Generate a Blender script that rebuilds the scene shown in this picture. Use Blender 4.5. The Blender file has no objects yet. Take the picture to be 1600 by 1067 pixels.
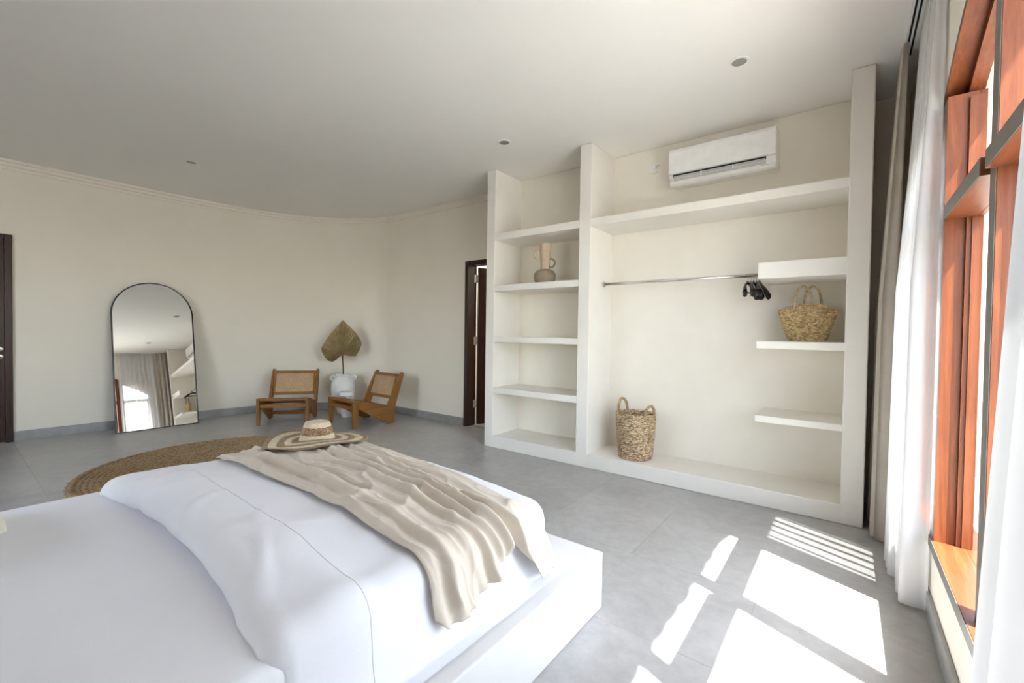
import bpy, bmesh, math, random
from math import sin, cos, pi, radians, sqrt, atan2, exp
from mathutils import Vector, Matrix, noise

random.seed(7)
S = bpy.context.scene
COL = S.collection

# ------------------------------------------------------------------ camera
CAM_H = 1.17
F_PX, YAW, PITCH, ROLL = 685.836, 0.652657, 0.0187263, 0.0142995
cam = bpy.data.cameras.new('camera')
cam.sensor_fit = 'HORIZONTAL'; cam.sensor_width = 36.0
cam.lens = F_PX / 1600 * 36.0
cam.clip_start = 0.01; cam.clip_end = 200
cam_o = bpy.data.objects.new('camera', cam); COL.objects.link(cam_o)
fw = Vector((-sin(YAW)*cos(PITCH), cos(YAW)*cos(PITCH), -sin(PITCH)))
r0 = Vector((cos(YAW), sin(YAW), 0)); u0 = r0.cross(fw)
rr = cos(ROLL)*r0 + sin(ROLL)*u0; uu = -sin(ROLL)*r0 + cos(ROLL)*u0
cam_o.matrix_world = Matrix(((rr.x, uu.x, -fw.x, 0), (rr.y, uu.y, -fw.y, 0), (rr.z, uu.z, -fw.z, CAM_H), (0, 0, 0, 1)))
S.camera = cam_o

# ------------------------------------------------------------------ world, sun, exposure
SUN_DIR = Vector((1.0, -0.43, 2.19)).normalized()      # towards the sun
w = bpy.data.worlds.new('sky'); S.world = w; w.use_nodes = True
nt = w.node_tree; nt.nodes.clear()
out = nt.nodes.new('ShaderNodeOutputWorld'); bg = nt.nodes.new('ShaderNodeBackground')
sky = nt.nodes.new('ShaderNodeTexSky'); sky.sky_type = 'NISHITA'
sky.sun_disc = False
sky.sun_elevation = math.asin(SUN_DIR.z); sky.sun_rotation = atan2(SUN_DIR.x, SUN_DIR.y)
sky.air_density = 1.0; sky.dust_density = 1.0; sky.ozone_density = 1.0
desat = nt.nodes.new('ShaderNodeHueSaturation'); desat.inputs['Saturation'].default_value = 0.5
nt.links.new(sky.outputs[0], desat.inputs['Color']); nt.links.new(desat.outputs[0], bg.inputs[0])
bg.inputs[1].default_value = 0.8
nt.links.new(bg.outputs[0], out.inputs[0])

sl = bpy.data.lights.new('sun', 'SUN'); sl.energy = 19.0; sl.angle = radians(0.53); sl.color = (1.0, 0.985, 0.965)
so = bpy.data.objects.new('sun', sl); COL.objects.link(so)
so.rotation_euler = SUN_DIR.to_track_quat('Z', 'Y').to_euler(); so.location = (6, -3, 12)

vs = S.view_settings
vs.view_transform = 'Standard'; vs.look = 'None'; vs.gamma = 1.0; vs.use_curve_mapping = False
vs.exposure = 1.47
S.cycles.max_bounces = 14; S.cycles.diffuse_bounces = 12; S.cycles.glossy_bounces = 5
S.cycles.transparent_max_bounces = 16; S.cycles.transmission_bounces = 8
S.cycles.sample_clamp_indirect = 8.0; S.cycles.caustics_reflective = False; S.cycles.caustics_refractive = False
S.cycles.use_denoising = True

# ------------------------------------------------------------------ room numbers
CEIL = 2.83
XW = 0.303                 # inner face of the window wall
Y_FAR = 4.0                # far wall
Y_NEAR = -2.0
SH_F, SH_B = 3.44, 3.88    # shelving front, niche back

# ------------------------------------------------------------------ materials
def lin(c):
    return tuple(((v/255)/12.92 if v/255 <= 0.04045 else ((v/255+0.055)/1.055)**2.4) for v in c)
def rgba(c): return (c[0], c[1], c[2], 1.0)
def N(t, kind, **kw):
    n = t.nodes.new(kind)
    for k, v in kw.items(): setattr(n, k, v)
    return n
def coords(t, kind='Object', scale=(1, 1, 1), rot=(0, 0, 0)):
    if kind == 'World':
        g = N(t, 'ShaderNodeNewGeometry'); src = g.outputs['Position']
    else:
        g = N(t, 'ShaderNodeTexCoord'); src = g.outputs[kind]
    m = N(t, 'ShaderNodeMapping'); m.inputs['Scale'].default_value = scale; m.inputs['Rotation'].default_value = rot
    t.links.new(src, m.inputs[0]); return m.outputs[0]
def ramp(t, fac, stops):
    r = N(t, 'ShaderNodeValToRGB'); e = r.color_ramp.elements
    while len(e) < len(stops): e.new(0.5)
    for el, (p, c) in zip(e, stops): el.position = p; el.color = rgba(c)
    t.links.new(fac, r.inputs[0]); return r.outputs[0]
def bump(t, h, strength, dist=0.01):
    b = N(t, 'ShaderNodeBump'); b.inputs['Strength'].default_value = strength; b.inputs['Distance'].default_value = dist
    t.links.new(h, b.inputs['Height']); return b.outputs[0]
def new_mat(name):
    m = bpy.data.materials.new(name); m.use_nodes = True
    t = m.node_tree; b = t.nodes['Principled BSDF']; return m, t, b
def noise_tex(t, vec, scale, detail=6, rough=0.6, dist=0.0):
    n = N(t, 'ShaderNodeTexNoise'); n.inputs['Scale'].default_value = scale; n.inputs['Detail'].default_value = detail
    n.inputs['Roughness'].default_value = rough; n.inputs['Distortion'].default_value = dist
    t.links.new(vec, n.inputs['Vector']); return n.outputs['Fac']

def mottled(name, c1, c2, scale=3, rough=0.8, kind='World', bstr=0.0, bscale=40, stretch=(1, 1, 1), lo=0.35, hi=0.65, spec=0.5, metal=0.0, bdist=0.01):
    m, t, b = new_mat(name)
    v = coords(t, kind, stretch)
    t.links.new(ramp(t, noise_tex(t, v, scale), [(lo, c1), (hi, c2)]), b.inputs['Base Color'])
    b.inputs['Roughness'].default_value = rough; b.inputs['Metallic'].default_value = metal
    b.inputs['Specular IOR Level'].default_value = spec
    if bstr: t.links.new(bump(t, noise_tex(t, v, bscale, 4), bstr, bdist), b.inputs['Normal'])
    return m

M = {}
M['wall'] = mottled('cream_wall_paint', (0.80, 0.752, 0.668), (0.83, 0.782, 0.698), 1.5, 0.75, bstr=0.05, bscale=30, spec=0.3)
M['plaster'] = mottled('limewashed_plaster', (0.78, 0.755, 0.70), (0.82, 0.795, 0.745), 2.2, 0.7, bstr=0.12, bscale=9, spec=0.3, bdist=0.02)
M['niche'] = mottled('cream_niche_plaster', (0.79, 0.75, 0.67), (0.83, 0.79, 0.715), 2.2, 0.75, bstr=0.08, bscale=9, spec=0.3, bdist=0.02)
M['ceiling'] = mottled('ceiling_paint', (0.82, 0.81, 0.785), (0.84, 0.83, 0.805), 1.0, 0.8, spec=0.2)
M['platform'] = mottled('white_platform_plaster', (0.72, 0.715, 0.705), (0.75, 0.745, 0.735), 3.0, 0.65, bstr=0.05, bscale=15, spec=0.3)
M['grout'] = mottled('grey_grout', (0.30, 0.295, 0.285), (0.34, 0.335, 0.325), 30, 0.9)

def tile_mat():
    m, t, b = new_mat('grey_cement_tile')
    v = coords(t, 'World', (1, 1, 1))
    n1 = noise_tex(t, v, 2.2, 8, 0.62, 0.6); n2 = noise_tex(t, v, 14, 6, 0.7)
    c = ramp(t, n1, [(0.28, (0.345, 0.340, 0.334)), (0.5, (0.40, 0.397, 0.392)), (0.72, (0.46, 0.456, 0.45))])
    c2 = ramp(t, n2, [(0.3, (0.86, 0.86, 0.86)), (0.7, (1.08, 1.08, 1.08))])
    mx = N(t, 'ShaderNodeMix', data_type='RGBA', blend_type='MULTIPLY'); mx.inputs[0].default_value = 1.0
    t.links.new(c, mx.inputs[6]); t.links.new(c2, mx.inputs[7])
    oi = N(t, 'ShaderNodeObjectInfo')
    hv = N(t, 'ShaderNodeHueSaturation')
    mr = N(t, 'ShaderNodeMapRange'); mr.inputs[3].default_value = 0.965; mr.inputs[4].default_value = 1.035
    t.links.new(oi.outputs['Random'], mr.inputs[0]); t.links.new(mr.outputs[0], hv.inputs['Value'])
    t.links.new(mx.outputs[2], hv.inputs['Color']); t.links.new(hv.outputs[0], b.inputs['Base Color'])
    rg = N(t, 'ShaderNodeMapRange'); rg.inputs[3].default_value = 0.24; rg.inputs[4].default_value = 0.42
    t.links.new(n1, rg.inputs[0]); t.links.new(rg.outputs[0], b.inputs['Roughness'])
    t.links.new(bump(t, n2, 0.03, 0.005), b.inputs['Normal'])
    return m
M['tile'] = tile_mat()
M['skirting'] = mottled('grey_skirting_tile', (0.25, 0.25, 0.25), (0.33, 0.33, 0.325), 6, 0.4)

def wood(name, cols, along='Z', scale=1.0, rough=0.35, kind='Object', coat=0.0):
    m, t, b = new_mat(name)
    st = {'X': (0.6, 9, 9), 'Y': (9, 0.6, 9), 'Z': (9, 9, 0.6)}[along]
    v = coords(t, kind, tuple(s*scale for s in st))
    n = noise_tex(t, v, 2.2, 8, 0.65, 1.2)
    n2 = noise_tex(t, v, 14, 4, 0.7)
    c = ramp(t, n, [(0.25, cols[0]), (0.5, cols[1]), (0.75, cols[2])])
    c2 = ramp(t, n2, [(0.35, (0.8, 0.8, 0.8)), (0.7, (1.1, 1.1, 1.1))])
    mx = N(t, 'ShaderNodeMix', data_type='RGBA', blend_type='MULTIPLY'); mx.inputs[0].default_value = 1.0
    t.links.new(c, mx.inputs[6]); t.links.new(c2, mx.inputs[7])
    t.links.new(mx.outputs[2], b.inputs['Base Color'])
    b.inputs['Roughness'].default_value = rough; b.inputs['Coat Weight'].default_value = coat; b.inputs['Specular IOR Level'].default_value = 0.35
    t.links.new(bump(t, n2, 0.08, 0.002), b.inputs['Normal'])
    return m
RED = [(0.095, 0.024, 0.008), (0.155, 0.043, 0.014), (0.225, 0.068, 0.023)]
M['frame_wood'] = wood('red_hardwood_upright', RED, 'Z', kind='World')
M['frame_wood_h'] = wood('red_hardwood_level', RED, 'Y', kind='World')
M['frame_edge'] = mottled('grey_brown_frame_edge', (0.13, 0.115, 0.10), (0.17, 0.15, 0.13), 8, 0.45)  # even grey-brown for the indoor-facing frame edges
DARK = [(0.022, 0.008, 0.005), (0.035, 0.012, 0.007), (0.055, 0.018, 0.010)]
M['door_wood'] = wood('dark_door_wood', DARK, 'Z', kind='World', rough=0.35)
TEAK = [(0.18, 0.075, 0.017), (0.27, 0.120, 0.029), (0.36, 0.170, 0.048)]
M['teak'] = wood('oiled_teak', TEAK, 'Y', kind='Object', rough=0.42)
M['teak_v'] = wood('oiled_teak_upright', TEAK, 'Z', kind='Object', rough=0.42)

def cane_mat():
    m, t, b = new_mat('woven_cane')
    v = coords(t, 'Object', (1, 1, 1))
    ch = N(t, 'ShaderNodeTexVoronoi'); ch.inputs['Scale'].default_value = 90
    t.links.new(v, ch.inputs['Vector'])
    c = ramp(t, ch.outputs['Distance'], [(0.0, (0.36, 0.23, 0.12)), (0.6, (0.52, 0.36, 0.21))])
    n = ramp(t, noise_tex(t, v, 6), [(0.3, (0.85, 0.85, 0.85)), (0.7, (1.1, 1.08, 1.05))])
    mx = N(t, 'ShaderNodeMix', data_type='RGBA', blend_type='MULTIPLY'); mx.inputs[0].default_value = 1.0
    t.links.new(c, mx.inputs[6]); t.links.new(n, mx.inputs[7])
    t.links.new(mx.outputs[2], b.inputs['Base Color']); b.inputs['Roughness'].default_value = 0.6
    t.links.new(bump(t, ch.outputs['Distance'], 0.4, 0.003), b.inputs['Normal'])
    return m
M['cane'] = cane_mat()

def straw(name, dark, mid, light, sc=55, aniso=(1, 1, 2.2), rough=0.75):
    m, t, b = new_mat(name)
    v = coords(t, 'Object', aniso)
    vo = N(t, 'ShaderNodeTexVoronoi'); vo.inputs['Scale'].default_value = sc
    t.links.new(v, vo.inputs['Vector'])
    bw = N(t, 'ShaderNodeSeparateColor'); t.links.new(vo.outputs['Color'], bw.inputs[0])
    c = ramp(t, bw.outputs[0], [(0.1, dark), (0.5, mid), (0.95, light)])
    n = ramp(t, noise_tex(t, v, 4), [(0.3, (0.86, 0.86, 0.86)), (0.7, (1.1, 1.1, 1.1))])
    mx = N(t, 'ShaderNodeMix', data_type='RGBA', blend_type='MULTIPLY'); mx.inputs[0].default_value = 1.0
    t.links.new(c, mx.inputs[6]); t.links.new(n, mx.inputs[7])
    t.links.new(mx.outputs[2], b.inputs['Base Color']); b.inputs['Roughness'].default_value = rough
    t.links.new(bump(t, vo.outputs['Distance'], 0.7, 0.006), b.inputs['Normal'])
    return m
M['seagrass'] = straw('seagrass_weave', (0.20, 0.125, 0.06), (0.42, 0.30, 0.17), (0.66, 0.53, 0.36), 70)
M['seagrass_rope'] = straw('seagrass_rope', (0.26, 0.17, 0.09), (0.40, 0.28, 0.15), (0.52, 0.39, 0.23), 90)
M['palm'] = straw('palm_straw', (0.27, 0.18, 0.075), (0.42, 0.30, 0.14), (0.60, 0.46, 0.25), 75, (1, 1, 1.6))
M['palm_handle'] = straw('palm_handle', (0.34, 0.24, 0.13), (0.46, 0.34, 0.2), (0.56, 0.44, 0.28), 90)
M['jute'] = straw('braided_jute', (0.20, 0.125, 0.06), (0.30, 0.20, 0.10), (0.40, 0.285, 0.16), 95, (1, 1, 1))
M['hat_light'] = straw('pale_raffia', (0.66, 0.54, 0.36), (0.76, 0.65, 0.47), (0.83, 0.74, 0.58), 160, (1, 1, 3))
M['hat_brown'] = straw('brown_raffia', (0.18, 0.10, 0.05), (0.33, 0.20, 0.11), (0.52, 0.36, 0.22), 120, (1, 1, 2))
M['hat_tan'] = straw('tan_raffia', (0.25, 0.17, 0.095), (0.34, 0.245, 0.15), (0.44, 0.33, 0.22), 160, (1, 1, 3))

def cloth(name, c1, c2, scale=2, weave=350, bstr=0.15, rough=0.9, transl=0.0, transp=0.0, kind='Object'):
    m, t, b = new_mat(name)
    v = coords(t, kind)
    col = ramp(t, noise_tex(t, v, scale, 5), [(0.35, c1), (0.65, c2)])
    t.links.new(col, b.inputs['Base Color']); b.inputs['Roughness'].default_value = rough
    b.inputs['Specular IOR Level'].default_value = 0.2; b.inputs['Sheen Weight'].default_value = 0.15
    nb = bump(t, noise_tex(t, v, weave, 2), bstr, 0.002)
    t.links.new(nb, b.inputs['Normal'])
    sh = b.outputs[0]; o = t.nodes['Material Output']
    if transl:
        tr = N(t, 'ShaderNodeBsdfTranslucent'); t.links.new(col, tr.inputs[0])
        mx = N(t, 'ShaderNodeMixShader'); mx.inputs[0].default_value = transl
        t.links.new(sh, mx.inputs[1]); t.links.new(tr.outputs[0], mx.inputs[2]); sh = mx.outputs[0]
    if transp:
        tp = N(t, 'ShaderNodeBsdfTransparent')
        mx = N(t, 'ShaderNodeMixShader'); mx.inputs[0].default_value = transp
        t.links.new(sh, mx.inputs[1]); t.links.new(tp.outputs[0], mx.inputs[2]); sh = mx.outputs[0]
    t.links.new(sh, o.inputs[0]); return m
M['sheet'] = cloth('white_sheet', (0.82, 0.825, 0.875), (0.85, 0.855, 0.90), 2)
M['duvet'] = cloth('white_cotton_duvet', (0.80, 0.81, 0.865), (0.83, 0.84, 0.89), 2)
M['throw'] = cloth('beige_muslin', (0.60, 0.53, 0.445), (0.66, 0.59, 0.505), 3, 220, 0.35)
M['cushion'] = cloth('cream_cushion', (0.78, 0.75, 0.60), (0.82, 0.79, 0.66), 3)
M['drape'] = cloth('taupe_linen_drape', (0.54, 0.49, 0.42), (0.61, 0.56, 0.49), 6, 250, 0.3, transl=0.12)
M['sheer'] = cloth('white_sheer_voile', (0.66, 0.66, 0.67), (0.69, 0.69, 0.70), 4, 300, 0.1, transl=0.06, transp=0.02)
M['sheer_open'] = cloth('white_open_voile', (0.74, 0.74, 0.75), (0.78, 0.78, 0.79), 4, 300, 0.1, transl=0.12, transp=0.18)

def flat(name, c, rough=0.5, metal=0.0, spec=0.5, coat=0.0):
    return mottled(name, tuple(v*0.96 for v in c), tuple(v*1.04 for v in c), 12, rough, 'Object', metal=metal, spec=spec)
M['white_plastic'] = flat('white_plastic', (0.80, 0.80, 0.79), 0.35)
M['grey_plastic'] = flat('pale_grey_plastic', (0.55, 0.55, 0.55), 0.4)
M['black_gap'] = flat('black_recess', (0.012, 0.012, 0.012), 0.7)
M['black'] = flat('black_lacquer', (0.015, 0.013, 0.013), 0.25)
M['black_frame'] = flat('black_metal', (0.012, 0.012, 0.014), 0.35)
M['chrome'] = flat('chrome', (0.72, 0.71, 0.69), 0.22, 1.0)
M['steel'] = flat('brushed_steel', (0.55, 0.54, 0.52), 0.35, 1.0)
M['alu'] = flat('white_aluminium', (0.78, 0.78, 0.77), 0.35)
M['ceramic'] = mottled('white_ceramic', (0.74, 0.74, 0.73), (0.80, 0.80, 0.79), 8, 0.45, 'Object', 0.08, 30)
M['ceramic_grey'] = mottled('off_white_plaster', (0.66, 0.66, 0.64), (0.74, 0.74, 0.72), 8, 0.6, 'Object', 0.08, 30)
M['vase_neck'] = mottled('sand_stoneware', (0.50, 0.39, 0.28), (0.58, 0.46, 0.34), 14, 0.8, 'Object', 0.2, 60)
M['vase_body'] = mottled('taupe_stoneware', (0.25, 0.205, 0.14), (0.31, 0.255, 0.18), 14, 0.85, 'Object', 0.25, 60)
M['leaf'] = mottled('dried_palm', (0.31, 0.235, 0.115), (0.43, 0.34, 0.185), 10, 0.75, 'Object', 0.2, 60)
M['stem'] = flat('brown_stem', (0.10, 0.055, 0.03), 0.7)
M['lens'] = flat('frosted_lens', (0.55, 0.55, 0.54), 0.3)
M['reflector'] = flat('lamp_reflector', (0.30, 0.29, 0.27), 0.35)
M['thread'] = flat('seam_thread', (0.72, 0.72, 0.78), 0.9)
M['outdoor_paving'] = mottled('weathered_outdoor_paving', (0.36, 0.35, 0.325), (0.46, 0.445, 0.41), 1.5, 0.85)
M['roof_tile'] = mottled('clay_roof_tile', (0.30, 0.16, 0.10), (0.40, 0.22, 0.14), 6, 0.8)

m, t, b = new_mat('mirror_glass'); b.inputs['Base Color'].default_value = (0.93, 0.94, 0.93, 1); b.inputs['Metallic'].default_value = 1.0
b.inputs['Roughness'].default_value = 0.0; M['mirror'] = m
m, t, b = new_mat('window_glass')
gl = N(t, 'ShaderNodeBsdfGlossy'); gl.inputs['Roughness'].default_value = 0.0
tp = N(t, 'ShaderNodeBsdfTransparent'); tp.inputs[0].default_value = (0.96, 0.97, 0.96, 1)
lw = N(t, 'ShaderNodeLayerWeight'); lw.inputs['Blend'].default_value = 0.5
pw = N(t, 'ShaderNodeMath', operation='POWER'); pw.inputs[1].default_value = 5.0; t.links.new(lw.outputs['Facing'], pw.inputs[0])
ma = N(t, 'ShaderNodeMath', operation='MULTIPLY_ADD'); ma.inputs[1].default_value = 0.9; ma.inputs[2].default_value = 0.04; t.links.new(pw.outputs[0], ma.inputs[0])
mx = N(t, 'ShaderNodeMixShader'); t.links.new(ma.outputs[0], mx.inputs[0])
t.links.new(tp.outputs[0], mx.inputs[1]); t.links.new(gl.outputs[0], mx.inputs[2]); t.links.new(mx.outputs[0], t.nodes['Material Output'].inputs[0])
M['glass'] = m

# ------------------------------------------------------------------ building helpers
def tag(o, label=None, cat=None, group=None, kind=None):
    if label: o['label'] = label
    if cat: o['category'] = cat
    if group: o['group'] = group
    if kind: o['kind'] = kind
    return o
def thing(name, label, cat, loc=(0, 0, 0), rz=0.0, group=None, kind=None, rot=None):
    o = bpy.data.objects.new(name, None); COL.objects.link(o); o.empty_display_size = 0.1
    o.location = loc; o.rotation_euler = rot if rot else (0, 0, rz)
    return tag(o, label, cat, group, kind)
def place(me, name, mat, parent=None, smooth=False, recentre=True):
    """verts are given in the parent's space, or in world space when there is no parent"""
    me.materials.append(M[mat] if isinstance(mat, str) else mat)
    if smooth:
        for p in me.polygons: p.use_smooth = True
        if smooth == 'sharp': me.set_sharp_from_angle(angle=radians(40))
    o = bpy.data.objects.new(name, me); COL.objects.link(o)
    if recentre and len(me.vertices):
        xs = [v.co.x for v in me.vertices]; ys = [v.co.y for v in me.vertices]; zs = [v.co.z for v in me.vertices]
        c = Vector(((min(xs)+max(xs))/2, (min(ys)+max(ys))/2, min(zs)))
        me.transform(Matrix.Translation(-c)); o.location = c
    if parent: o.parent = parent
    return o
def mk(name, verts, faces, mat, parent=None, smooth=False):
    me = bpy.data.meshes.new(name); me.from_pydata([tuple(v) for v in verts], [], faces); me.update()
    return place(me, name, mat, parent, smooth)
def from_bm(bm, name, mat, parent=None, smooth=False):
    me = bpy.data.meshes.new(name); bm.to_mesh(me); bm.free()
    return place(me, name, mat, parent, smooth)
def bm_box(bm, x0, x1, y0, y1, z0, z1):
    v = [bm.verts.new(p) for p in ((x0,y0,z0),(x1,y0,z0),(x1,y1,z0),(x0,y1,z0),(x0,y0,z1),(x1,y0,z1),(x1,y1,z1),(x0,y1,z1))]
    for f in ((0,3,2,1),(4,5,6,7),(0,1,5,4),(1,2,6,5),(2,3,7,6),(3,0,4,7)): bm.faces.new([v[i] for i in f])
def rel(parent, x0, x1, y0, y1, z0, z1):
    if parent is None: return x0, x1, y0, y1, z0, z1
    l = parent.location
    return x0-l.x, x1-l.x, y0-l.y, y1-l.y, z0-l.z, z1-l.z
def box(name, b, mat, parent=None, bev=0.0, seg=2, world=True):
    """world=True: bounds in world space even under an (unrotated) parent"""
    if world: b = rel(parent, *b)
    bm = bmesh.new(); bm_box(bm, *b)
    if bev: bmesh.ops.bevel(bm, geom=bm.edges[:], offset=bev, segments=seg, affect='EDGES', profile=0.5)
    return from_bm(bm, name, mat, parent, smooth=False)
def prism(name, poly, axis, a0, a1, mat, parent=None, bev=0.0):
    """polygon in the two other axes, extruded along axis"""
    def P(u, v, a): return {'x': (a, u, v), 'y': (u, a, v), 'z': (u, v, a)}[axis]
    bm = bmesh.new()
    A = [bm.verts.new(P(u, v, a0)) for u, v in poly]; B = [bm.verts.new(P(u, v, a1)) for u, v in poly]
    n = len(poly); bm.faces.new(A); bm.faces.new(B[::-1])
    for i in range(n): bm.faces.new((A[i], B[i], B[(i+1) % n], A[(i+1) % n]))
    bmesh.ops.recalc_face_normals(bm, faces=bm.faces[:])
    if bev: bmesh.ops.bevel(bm, geom=bm.edges[:], offset=bev, segments=2, affect='EDGES', profile=0.5)
    return from_bm(bm, name, mat, parent)
def tube(name, pts, r, mat, parent=None, n=10, closed=False, rfun=None, flatten=1.0):
    pts = [Vector(p) for p in pts]; m = len(pts); verts = []; faces = []
    prev = None
    for i, p in enumerate(pts):
        if closed: d = pts[(i+1) % m] - pts[i-1]
        else: d = pts[min(i+1, m-1)] - pts[max(i-1, 0)]
        d.normalize()
        if prev is None:
            a = Vector((0, 0, 1)) if abs(d.z) < 0.9 else Vector((1, 0, 0))
            prev = d.cross(a).normalized()
        prev = (prev - d*prev.dot(d)).normalized(); q = d.cross(prev)
        rad = rfun(i/(m-1)) if rfun else r
        for k in range(n):
            a = 2*pi*k/n; verts.append(p + prev*cos(a)*rad + q*sin(a)*rad*flatten)
    for i in range(m if closed else m-1):
        j = (i+1) % m
        for k in range(n): faces.append((i*n+k, i*n+(k+1) % n, j*n+(k+1) % n, j*n+k))
    if not closed: faces.append(tuple(range(n))[::-1]); faces.append(tuple((m-1)*n+k for k in range(n)))
    return mk(name, verts, faces, mat, parent, True)
def lathe(name, prof, mat, parent=None, n=40, rmod=None, sx=1.0, sy=1.0, c=(0, 0)):
    """prof: (r, z) list"""
    verts = []; faces = []; m = len(prof)
    for r, z in prof:
        for k in range(n):
            a = 2*pi*k/n; R = r*(rmod(a, r, z) if rmod else 1.0)
            verts.append((c[0]+R*cos(a)*sx, c[1]+R*sin(a)*sy, z))
    for i in range(m-1):
        for k in range(n): faces.append((i*n+k, i*n+(k+1) % n, (i+1)*n+(k+1) % n, (i+1)*n+k))
    if prof[0][0] > 1e-4: faces.append(tuple(range(n))[::-1])
    if prof[-1][0] > 1e-4: faces.append(tuple((m-1)*n+k for k in range(n)))
    return mk(name, verts, faces, mat, parent, 'sharp')
def grid(name, fn, nu, nv, mat, parent=None, thick=0.0, smooth=True):
    verts = [fn(i/nu, j/nv) for j in range(nv+1) for i in range(nu+1)]
    faces = [(j*(nu+1)+i, j*(nu+1)+i+1, (j+1)*(nu+1)+i+1, (j+1)*(nu+1)+i) for j in range(nv) for i in range(nu)]
    o = mk(name, verts, faces, mat, parent, smooth)
    if thick:
        md = o.modifiers.new('thickness', 'SOLIDIFY'); md.thickness = thick; md.offset = -1
    return o
def loc_of(pts, parent):
    l = parent.location; return [(p[0]-l.x, p[1]-l.y, p[2]-l.z) for p in pts]
def cat_path(pts, n):
    """Catmull-Rom through points"""
    P = [Vector(p) for p in pts]; P = [2*P[0]-P[1]] + P + [2*P[-1]-P[-2]]; out = []
    for i in range(1, len(P)-2):
        for k in range(n):
            t = k/n; a, b, c, d = P[i-1], P[i], P[i+1], P[i+2]
            out.append(0.5*((2*b)+(c-a)*t+(2*a-5*b+4*c-d)*t*t+(3*b-a-3*c+d)*t**3))
    out.append(P[-2]); return out

# ------------------------------------------------------------------ floor of tiles
floor = box('floor', (-7.1, XW+0.02, Y_NEAR-0.05, 4.12, -0.12, -0.002), 'grout'); tag(floor, kind='structure', label='grey cement tile floor of the bedroom')
bm = bmesh.new(); g = 0.0004
bm_box(bm, -0.3+g, 0.3-g, -0.3+g, 0.3-g, 0.0, 0.012)
bmesh.ops.bevel(bm, geom=[e for e in bm.edges if all(v.co.z > 0.01 for v in e.verts)], offset=0.0005, segments=1, affect='EDGES')
tile_me = bpy.data.meshes.new('tile'); bm.to_mesh(tile_me); bm.free(); tile_me.materials.append(M['tile'])
for i in range(12):
    for j in range(10):
        o = bpy.data.objects.new('tile', tile_me); COL.objects.link(o); o.parent = floor
        wpos = Vector((XW+0.002-0.3-0.6*i, 4.05-0.3-0.6*j, -0.012))
        o.location = wpos - floor.location

# ------------------------------------------------------------------ walls
wall_path = cat_path([(-6.60, Y_NEAR, 0), (-6.66, -0.8, 0), (-6.70, 0.4, 0), (-6.70, 1.3, 0), (-6.68, 2.0, 0), (-6.60, 2.65, 0), (-6.40, 3.2, 0), (-6.02, 3.66, 0), (-5.62, 3.92, 0), (-5.42, 3.99, 0), (-5.25, Y_FAR, 0)], 8)
def normals2d(path):
    out = []
    for i, p in enumerate(path):
        d = path[min(i+1, len(path)-1)] - path[max(i-1, 0)]; d.normalize(); out.append(Vector((d.y, -d.x, 0)))   # to the room side (right of travel)
    return out
WN = normals2d(wall_path)
def swept(name, prof, mat, parent=None, path=wall_path, nrm=WN, i0=0, i1=None, smooth=True):
    """prof: closed list of (offset into room, z)"""
    i1 = len(path) if i1 is None else i1
    verts = []; faces = []; m = len(prof)
    for i in range(i0, i1):
        for off, z in prof: p = path[i] + nrm[i]*off; verts.append((p.x, p.y, z))
    k = i1-i0
    for i in range(k-1):
        for j in range(m): faces.append((i*m+j, i*m+(j+1) % m, (i+1)*m+(j+1) % m, (i+1)*m+j))
    faces.append(tuple(range(m))); faces.append(tuple((k-1)*m+j for j in range(m))[::-1])
    return mk(name, verts, faces, mat, parent, 'sharp')
wl = swept('wall_left', [(0, -0.01), (0, CEIL+0.1), (-0.15, CEIL+0.1), (-0.15, -0.01)], 'wall'); tag(wl, kind='structure', label='long curved cream wall on the left')
# far wall with the doorway beside the shelving
DX0, DX1, DZ = -3.80, -2.985, 2.055
bm = bmesh.new()
bm_box(bm, -5.25, DX0, Y_FAR, Y_FAR+0.15, -0.01, CEIL+0.1); bm_box(bm, DX0, DX1, Y_FAR, Y_FAR+0.15, DZ, CEIL+0.1); bm_box(bm, DX1, 0.55, Y_FAR, Y_FAR+0.15, -0.01, CEIL+0.1)
tag(from_bm(bm, 'wall_far', 'wall'), kind='structure', label='cream far wall with a doorway beside the shelves')
NX0, NX1, NZ0, NZ1 = -4.55, -2.85, 0.45, 2.45      # unseen window opening, added behind the camera to brighten the left and far walls
bm = bmesh.new()
bm_box(bm, -6.9, NX0, Y_NEAR-0.15, Y_NEAR, -0.01, CEIL+0.1); bm_box(bm, NX1, 0.55, Y_NEAR-0.15, Y_NEAR, -0.01, CEIL+0.1)
bm_box(bm, NX0, NX1, Y_NEAR-0.15, Y_NEAR, -0.01, NZ0); bm_box(bm, NX0, NX1, Y_NEAR-0.15, Y_NEAR, NZ1, CEIL+0.1)
tag(from_bm(bm, 'wall_near', 'wall'), kind='structure', label='cream wall behind the bed head with an added window opening')
tag(box('ceiling', (-7.0, 0.55, Y_NEAR-0.1, 4.14, CEIL, CEIL+0.12), 'ceiling'), kind='structure', label='flat off-white ceiling')

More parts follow.
